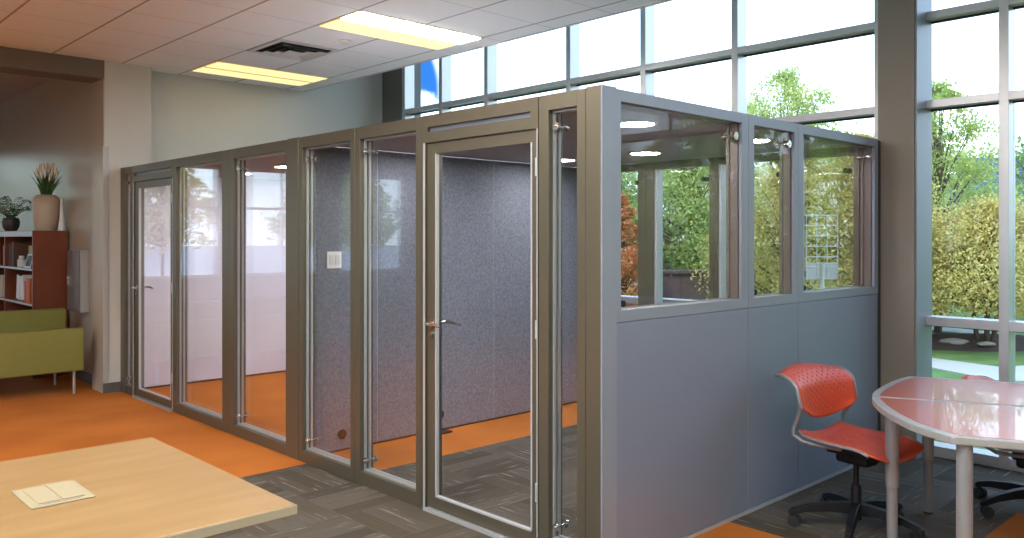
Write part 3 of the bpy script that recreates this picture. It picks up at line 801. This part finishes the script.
# vase with grasses
vz = 1.6205
vs_ = thing('flower_vase', 'large beige stoneware vase on top of the bookcase', 'vase', (2.655, 10.42, vz))
part('vase_body', MB().lathe([(.10, vz), (.117, vz + .03), (.138, vz + .16), (.142, vz + .28), (.136, vz + .36), (.108, vz + .395), (.088, vz + .405), (.084, vz + .40)], 2.655, 10.42, 32), 'vase_beige', vs_)
gr = thing('ornamental_grass', 'dark green grass with pale feathery blooms in the beige vase', 'plant', (2.655, 10.42, vz + .40))
mb = MB(); mf = MB(); rnd = random.Random(3)
for k in range(90):
    a = rnd.uniform(0, 2 * pi); sp = rnd.uniform(.05, 1); L = rnd.uniform(.18, .36) 
    pts = []
    for j in range(5):
        q = j / 4; rr = .05 * sp + (.13 * sp) * q ** 1.6
        pts.append((2.655 + rr * math.cos(a), 10.42 + rr * math.sin(a), vz + .38 + L * q * (1 - .12 * sp * q)))
    mb.tube(pts, [.004, .005, .004, .003, .0008], 4, False)
for k in range(34):
    a = rnd.uniform(0, 2 * pi); sp = rnd.uniform(.0, .75); z = vz + .40 + rnd.uniform(.18, .34)
    x, y = 2.655 + (.05 + .1 * sp) * math.cos(a), 10.42 + (.05 + .1 * sp) * math.sin(a)
    mf.tube([(x, y, z - .04), (x + .004, y, z - .01), (x + .008, y + .003, z + .03), (x + .01, y + .004, z + .06)], [.003, .011, .012, .001], 6)
part('grass_blades', mb, 'leaf_dark', gr); part('flower_heads', mf, 'petal', gr)
tag(part('highlight_form', MB().lathe([(.035, vz), (.04, vz + .02), (.022, vz + .15), (.014, vz + .3), (.018, vz + .36)], 2.765, 10.235, 20), 'white_glaze'), 'slender white form added as a highlight beside the big beige vase', 'vase')  # solid form standing in for a highlight along vase and wall
fp = thing('potted_fern', 'leafy green potted fern at the left end of the bookcase top', 'plant', (2.6, 11.75, vz))
part('pot', MB().lathe([(.06, vz), (.09, vz + .05), (.1, vz + .12), (.085, vz + .16), (.09, vz + .165)], 2.6, 11.75, 24), 'pot_dark', fp)
mb = MB()
for k in range(26):
    a = 2 * pi * k / 26 + rnd.uniform(-.1, .1); L = rnd.uniform(.22, .42); h = rnd.uniform(.1, .28)
    for j in range(12):
        q = (j + 1) / 12; x = 2.6 + L * q * math.cos(a); y = 11.75 + L * q * math.sin(a); z = vz + .15 + h * math.sin(q * 2.3)
        x = min(x, 2.80)
        for sgn in (-1, 1):
            w = .05 * (1 - .6 * q); ax, ay = -math.sin(a) * sgn, math.cos(a) * sgn
            mb.add([(x, y, z), (min(x + ax * w * .6 + math.cos(a) * .012, 2.81), y + ay * w * .6 + math.sin(a) * .012, z + .006), (min(x + ax * w, 2.81), y + ay * w, z - .008), (min(x + ax * w * .5 - math.cos(a) * .012, 2.81), y + ay * w * .5 - math.sin(a) * .012, z - .002)], [(0, 1, 2, 3)])
part('fronds', mb, 'leaf_dark', fp)
# wall cabinet
wc = thing('wall_cabinet', 'narrow grey metal cabinet mounted on the taupe wall beside the bookcase', 'cabinet', (2.76, 9.7, .75))
part('cabinet_body', B(2.745, 2.829, 9.49, 9.90, .75, 1.41), 'guard', wc, .004)
dd = part('cabinet_door', B(2.728, 2.7445, 9.495, 9.895, .755, 1.405), 'cabinet_steel', wc, .003)
part('door_handle', B(2.712, 2.728, 9.84, 9.865, 1.02, 1.12), 'chrome', dd)

# ------------------------------------------------------------------ outdoors
GZ = -.12
def ground_strip(name, pts, z, m, lab=None, cat=None):
    a = sum(pts[i][0] * pts[(i + 1) % len(pts)][1] - pts[(i + 1) % len(pts)][0] * pts[i][1] for i in range(len(pts)))
    if a < 0: pts = pts[::-1]
    o = part(name, MB().prism(pts, z - .05, z), m)
    o['kind'] = 'structure'
    return o
struct('ground', MB().box(-90, 140, -110, -4.36, GZ - .4, GZ).box(-90, 140, 16.21, 150, GZ - .4, GZ).box(6.36, 140, -4.36, 16.21, GZ - .4, GZ).box(-90, -6.31, -4.36, 16.21, GZ - .4, GZ), 'grass')
ground_strip('pavement', [(6.36, -5), (7.0, -5), (7.0, 12), (6.36, 12)], GZ + .012, 'concrete')
def gp(px, y, z=GZ): 
    d = (CAMH - z) * FOC / (y - HOR); return polar(px, d)
ground_strip('path', [gp(600, 333), gp(925, 358), gp(1000, 368), gp(1100, 362), gp(1100, 382), gp(1000, 382), gp(925, 367), gp(600, 340)], GZ + .015, 'concrete')
ground_strip('path', [gp(500, 322), gp(925, 326), gp(1024, 336), gp(1200, 345), gp(1200, 350), gp(1024, 340.5), gp(925, 330), gp(500, 325)], GZ + .017, 'concrete')
ground_strip('parking_lot', [gp(-200, 268), gp(560, 277), gp(700, 277), gp(770, 268), gp(800, 252), gp(-200, 252)], GZ + .013, 'asphalt')
bed = thing('planting_bed', 'low dark mulch bed around the tree outside the right windows', 'flower bed', (*gp(968, 345), GZ))
bx, by = gp(975, 344)
mb = MB(); n = 36; vs = [(bx, by, GZ + .16)]; rings = [(.35, .14), (.7, .055), (1.0, .0)]
for rr, zz in rings:
    for k in range(n):
        a = 2 * pi * k / n; w = 1 + .12 * math.sin(3 * a + 1) + .06 * math.sin(7 * a)
        dx, dy = 1.75 * rr * w * math.cos(a), .8 * rr * w * math.sin(a)
        vs.append((bx + FY * dx + FX * dy, by - FX * dx + FY * dy, GZ + zz))
fs = [(0, 1 + k, 1 + (k + 1) % n) for k in range(n)]
for r_ in range(2):
    for k in range(n): fs.append((1 + r_ * n + k, 1 + (r_ + 1) * n + k, 1 + (r_ + 1) * n + (k + 1) % n, 1 + r_ * n + (k + 1) % n))
mb.add(vs, fs); mb.smooth = True
part('mulch', mb, 'mulch', bed)
def rock(px, y, r, lab):
    x, yy = gp(px, y); rn = random.Random(px); bm = bmesh.new(); bmesh.ops.create_icosphere(bm, subdivisions=2, radius=1)
    for v in bm.verts: v.co *= 1 + rn.uniform(-.12, .12)
    mb = MB(); bm.verts.index_update()
    a0 = math.atan2(-FX, FY); ca, sa = math.cos(a0), math.sin(a0)
    mb.add([(x + (v.co.x * r * 1.7) * ca - v.co.y * r * sa, yy + v.co.x * r * 1.7 * sa + v.co.y * r * ca, GZ + .09 + v.co.z * r * .42) for v in bm.verts], [tuple(v.index for v in f.verts) for f in bm.faces]); bm.free()
    mb.smooth = False
    tag(part('rock', mb, 'stone'), lab, 'rock', 'landscape rocks')
rock(954, 347.5, .13, 'long pale landscape rock in front of the tree trunk')
rock(986, 350, .08, 'small dark landscape rock at the right of the mulch bed')

def tree(px, dist, top, base, rw, m, n, lab, seed, leaf=.075, stems=1, cat='tree', trunk=.07, peak=.35):
    rn = random.Random(seed); x, y = polar(px, dist)
    t = thing('tree', lab, cat, (x, y, GZ), 'trees outside the windows')
    H = top - GZ; cb = base - GZ; ch = H - cb
    mb = MB(); tips = []
    for k in range(stems):
        a = 2 * pi * k / max(stems, 1) + rn.random(); off = .10 if stems > 1 else 0
        p = [(off * math.cos(a), off * math.sin(a), -.02), (off * 1.8 * math.cos(a), off * 1.8 * math.sin(a), cb * .9 + .1),
             (off * 4 * math.cos(a), off * 4 * math.sin(a), cb + ch * .4), (off * 5 * math.cos(a) + rn.uniform(-.1, .1), off * 5 * math.sin(a), cb + ch * .85)]
        mb.tube(p, [trunk, trunk * .8, trunk * .45, trunk * .1], 8)
    def rad(q):
        """crown radius by height: widest low down, drawn out at the top"""
        if q < .3: return .62 + .38 * math.sin(q / .3 * pi / 2)
        return max(.05, (1 - ((q - .3) / .7) ** 1.5)) ** (1 if peak < .5 else .6)
    cl = []
    nc = 210
    for k in range(nc):
        q = rn.random() ** 1.15; a = rn.uniform(0, 2 * pi); r = rw * rad(q) * math.sqrt(rn.uniform(.08, 1)) * rn.uniform(.8, 1.12)
        c = (r * math.cos(a), r * math.sin(a), cb + ch * (.03 + .95 * q)); cl.append((c, .07 * rw + .15 * rw * rad(q) * rn.uniform(.4, .9)))
        if k % 2 == 0:
            z0 = cb + ch * max(.0, q - .25) * .8
            mb.tube([(0, 0, z0), (c[0] * .5, c[1] * .5, (z0 + c[2]) / 2 + .05), c], [trunk * .35, trunk * .2, trunk * .06], 5, False)
    part('trunk', mb, 'bark', t, local=True)
    vs = []; fs = []
    for k in range(n):
        c, s = cl[rn.randrange(nc)]
        p = [c[i] + rn.gauss(0, s * (.62 if i < 2 else .5)) for i in range(3)]
        if p[2] < cb * .7: p[2] = cb + rn.random() * .3
        a = rn.uniform(0, 2 * pi); b = rn.uniform(-1.2, 1.2); L = leaf * rn.uniform(.6, 1.3)
        d = (math.cos(a) * math.cos(b) * L, math.sin(a) * math.cos(b) * L, math.sin(b) * L)
        e = (-math.sin(a) * L * .45, math.cos(a) * L * .45, rn.uniform(-.3, .3) * L)
        o = len(vs)
        e = tuple(q * 1.25 for q in e)
        vs += [(p[0] - d[0], p[1] - d[1], p[2] - d[2]), (p[0] + e[0], p[1] + e[1], p[2] + e[2]), (p[0] + d[0], p[1] + d[1], p[2] + d[2]), (p[0] - e[0], p[1] - e[1], p[2] - e[2])]
        fs.append((o, o + 1, o + 2, o + 3))
    part('foliage', MB().add(vs, fs), m, t, local=True)
    return t
tree(985, 12.6, 2.05, .45, 2.1, 'leaves_yellow', 38000, 'yellow-green multi-stem tree rising from the mulch bed', 1, .028, 4, trunk=.04)
tree(938, 14.5, 4.3, .6, 1.3, 'leaves_lime', 20000, 'taller pale green tree right of the brown column', 2, .034, peak=.6)
tree(782, 15.5, 4.7, .3, 1.75, 'leaves_lime', 26000, 'lime green tree whose irregular top shows above the side windows', 23, .034, peak=.6)
tree(800, 13.0, 3.0, .2, 1.6, 'leaves_yellow', 28000, 'yellow autumn tree seen through the middle side window', 3, .03)
tree(862, 13.0, 3.15, .2, 1.5, 'leaves_yellow', 30000, 'yellow tree just left of the brown column', 4, .03)
tree(835, 17, 3.6, .2, 2.0, 'leaves_lime', 16000, 'green tree between two yellow trees behind the side windows', 5, .045)
tree(697, 17, 3.9, 1.15, 1.9, 'leaves_lime', 22000, 'broad light green tree seen through the large side window', 6, .042)
tree(655, 20, 4.2, .9, 2.4, 'leaves_green', 16000, 'darker green tree at the back behind the large side window', 7, .055)
tree(622, 13.5, 2.25, .15, .62, 'leaves_red', 9000, 'small red-orange tree near the corner post', 8, .036)
tree(745, 19, 4.6, .3, 1.9, 'leaves_lime', 8000, 'pale green tree behind the middle mullion', 9, .06)
tree(1060, 17, 4.0, .6, 2.4, 'leaves_green', 7000, 'green tree at the right edge of the view', 10, .07)
tree(585, 18, 3.6, .5, 2.0, 'leaves_green', 6000, 'green tree hidden mostly behind the corner post', 11, .085)
tree(985, 26, 2.6, .5, 2.6, 'leaves_green', 8000, 'dark green tree in front of the blue-roofed building', 12, .11)
tree(905, 24, 5.0, .5, 2.6, 'leaves_lime', 7000, 'distant tree standing behind the brown column', 13, .1)

ground_strip('driveway', [(-80, 16.3), (60, 16.3), (60, 140), (-80, 140)], GZ + .013, 'asphalt')
for q_, (x_, y_) in enumerate([(-1.5, 27), (-5.5, 30), (-10, 26), (2.5, 32), (-15, 32)]):
    T_ = tree(512, 10, 4.6, 1.2, 2.2, ['leaves_lime', 'leaves_yellow'][q_ % 2], 2500, 'street tree beyond the far windows, mirrored in the pod glass', 30 + q_, .16)
    T_.location = (x_, y_, GZ)
for q_, (x_, y_, w_) in enumerate([(15, -4.5, 2.4), (16, -9, 2.8), (12, -8.5, 2.2), (20, -4, 3.), (22, -11, 3.2), (13, -13, 2.8)]):  # added out of view to dim the sky mirrored in the side windows
    T_ = tree(512, 10, 4.6, .4, w_, ['leaves_lime', 'leaves_yellow', 'leaves_green'][q_ % 3], 5000, 'unseen lawn tree added to cut the sky reflection in the side glass', 50 + q_, .11)
    T_.location = (x_, y_, GZ)
# low dark wall by the parking
x0, y0 = polar(655, 14.5); x1, y1 = polar(722, 14.5)
dx, dy = x1 - x0, y1 - y0; L = math.hypot(dx, dy); ux, uy = dx / L, dy / L
lw = thing('garden_wall', 'low dark maroon garden wall seen through the large side window', 'wall', ((x0 + x1) / 2, (y0 + y1) / 2, GZ))
P4 = lambda a, b, w: [(x0 + ux * a - uy * -w, y0 + uy * a + ux * -w), (x0 + ux * b - uy * -w, y0 + uy * b + ux * -w), (x0 + ux * b - uy * w, y0 + uy * b + ux * w), (x0 + ux * a - uy * w, y0 + uy * a + ux * w)]
part('wall_body', MB().prism(P4(0, L, .15), GZ - .05, .92), 'dark_wall', lw)
part('wall_cap', MB().prism(P4(-.03, L + .03, .2), .92, .97), 'dark_wall', lw)
# white grid added outdoors in place of a reflection in the side glass
tr = thing('grid_reflection', 'white wire grid and box added outdoors in place of a glass reflection', 'reflection stand-in', (8.2, 3.62, GZ))
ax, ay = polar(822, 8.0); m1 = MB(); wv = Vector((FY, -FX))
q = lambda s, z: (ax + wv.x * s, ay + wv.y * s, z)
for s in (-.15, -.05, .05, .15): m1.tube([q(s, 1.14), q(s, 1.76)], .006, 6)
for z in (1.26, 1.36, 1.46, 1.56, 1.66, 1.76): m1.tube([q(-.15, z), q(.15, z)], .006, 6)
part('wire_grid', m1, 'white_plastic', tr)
part('post', MB().tube([q(0, GZ), q(0, 1.3)], .02, 10), 'white_plastic', tr)  # added support under the reflection stand-in
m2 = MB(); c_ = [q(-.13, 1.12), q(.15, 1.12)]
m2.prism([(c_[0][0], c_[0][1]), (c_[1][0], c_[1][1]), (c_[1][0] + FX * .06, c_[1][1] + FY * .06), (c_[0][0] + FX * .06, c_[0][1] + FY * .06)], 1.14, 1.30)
part('box_reflection', m2, 'white_plastic', tr)
WORLD[tr.name] = Vector(tr.location)
# blue-roofed building
def building():
    d = 48
    cx, cy = polar(1040, d)
    t = thing('brick_building', 'distant brick building with a blue standing-seam metal roof', 'building', (cx, cy, GZ), rz=math.atan2(-FX, FY))
    Lh = 9.0
    part('wall', B(-Lh, Lh, 0, 9, 0, 3.3), 'far_brick', t, local=True)
    mb = MB().add([(-Lh - .4, -.6, 3.1), (Lh + .4, -.6, 3.1), (Lh + .4, 4.5, 6.7), (-Lh + .4, 4.5, 6.7), (Lh + .4, 9.6, 3.1), (-Lh - .4, 9.6, 3.1), (-Lh - .4, -.6, 3.3), (Lh + .4, -.6, 3.3)],
                  [(0, 1, 2, 3), (3, 2, 4, 5), (0, 3, 5), (1, 4, 2), (0, 5, 4, 1)])
    part('roof', mb, 'blue_roof', t, local=True)
    for k in range(6):
        x = -Lh + 1.2 + k * 3
        w = part('window', B(x, x + 1.2, -.03, .02, 1.0, 2.4), 'white_plastic', t, local=True)
        part('window_pane', B(x + .08, x + 1.12, -.04, -.03, 1.08, 2.32), 'window_dark', w, local=True)
building()

# ------------------------------------------------------------------ sky
wd = bpy.data.worlds.new('sky'); SC.world = wd; wd.use_nodes = True; t = wd.node_tree; k = N(t)
bg = t.nodes['Background']
tc = t.nodes.new('ShaderNodeTexCoord')
dt = t.nodes.new('ShaderNodeVectorMath'); dt.operation = 'DOT_PRODUCT'
nm = t.nodes.new('ShaderNodeVectorMath'); nm.operation = 'NORMALIZE'
t.links.new(tc.outputs['Generated'], nm.inputs[0]); t.links.new(nm.outputs[0], dt.inputs[0])
a = math.radians(56.5); el = math.radians(10)
dt.inputs[1].default_value = (math.cos(a) * math.cos(el), math.sin(a) * math.cos(el), math.sin(el))
gap = k.sm(dt.outputs['Value'], .9955, .9966)
nz = k.noise(nm.outputs[0], 9, 5)
gap = k.m('MULTIPLY', gap, k.sm(nz, .58, .50))
sep = t.nodes.new('ShaderNodeSeparateXYZ'); t.links.new(nm.outputs[0], sep.inputs[0])
cloud = k.mixc(k.sm(sep.outputs[2], -.05, .8), (.70, .86, 1.0), (.38, .62, 1.0))
col = k.mixc(gap, cloud, (.012, .075, .27))
t.links.new(col, bg.inputs[0]); bg.inputs[1].default_value = 2.6
SKYK = bg

sl = bpy.data.lights.new('sun', 'SUN'); sl.energy = 1.6; sl.angle = math.radians(14); sl.color = (1, .95, .86)
so_ = bpy.data.objects.new('sun', sl); COL.objects.link(so_)
so_.rotation_euler = Vector((math.cos(math.radians(12)) , math.sin(math.radians(12)), -1.15)).to_track_quat('-Z', 'Y').to_euler()
# ------------------------------------------------------------------ camera and view
cam = bpy.data.cameras.new('camera'); co = bpy.data.objects.new('camera', cam); COL.objects.link(co)
co.location = (0, 0, CAMH); co.rotation_euler = (pi / 2, 0, AZ - pi / 2)
cam.sensor_width = 36; cam.lens = FOC / 1024 * 36; cam.shift_y = -(269 - HOR) / 1024; cam.clip_end = 400; cam.clip_start = .05
SC.camera = co
SC.view_settings.view_transform = 'Standard'; SC.view_settings.look = 'None'
SC.view_settings.gamma = 1; SC.view_settings.use_curve_mapping = False
SC.view_settings.exposure = 0.6
SC.cycles.max_bounces = 9; SC.cycles.diffuse_bounces = 5; SC.cycles.glossy_bounces = 4; SC.cycles.transparent_max_bounces = 32
SC.cycles.caustics_reflective = False; SC.cycles.caustics_refractive = False
SC.cycles.use_denoising = True
SC.cycles.sample_clamp_indirect = 6
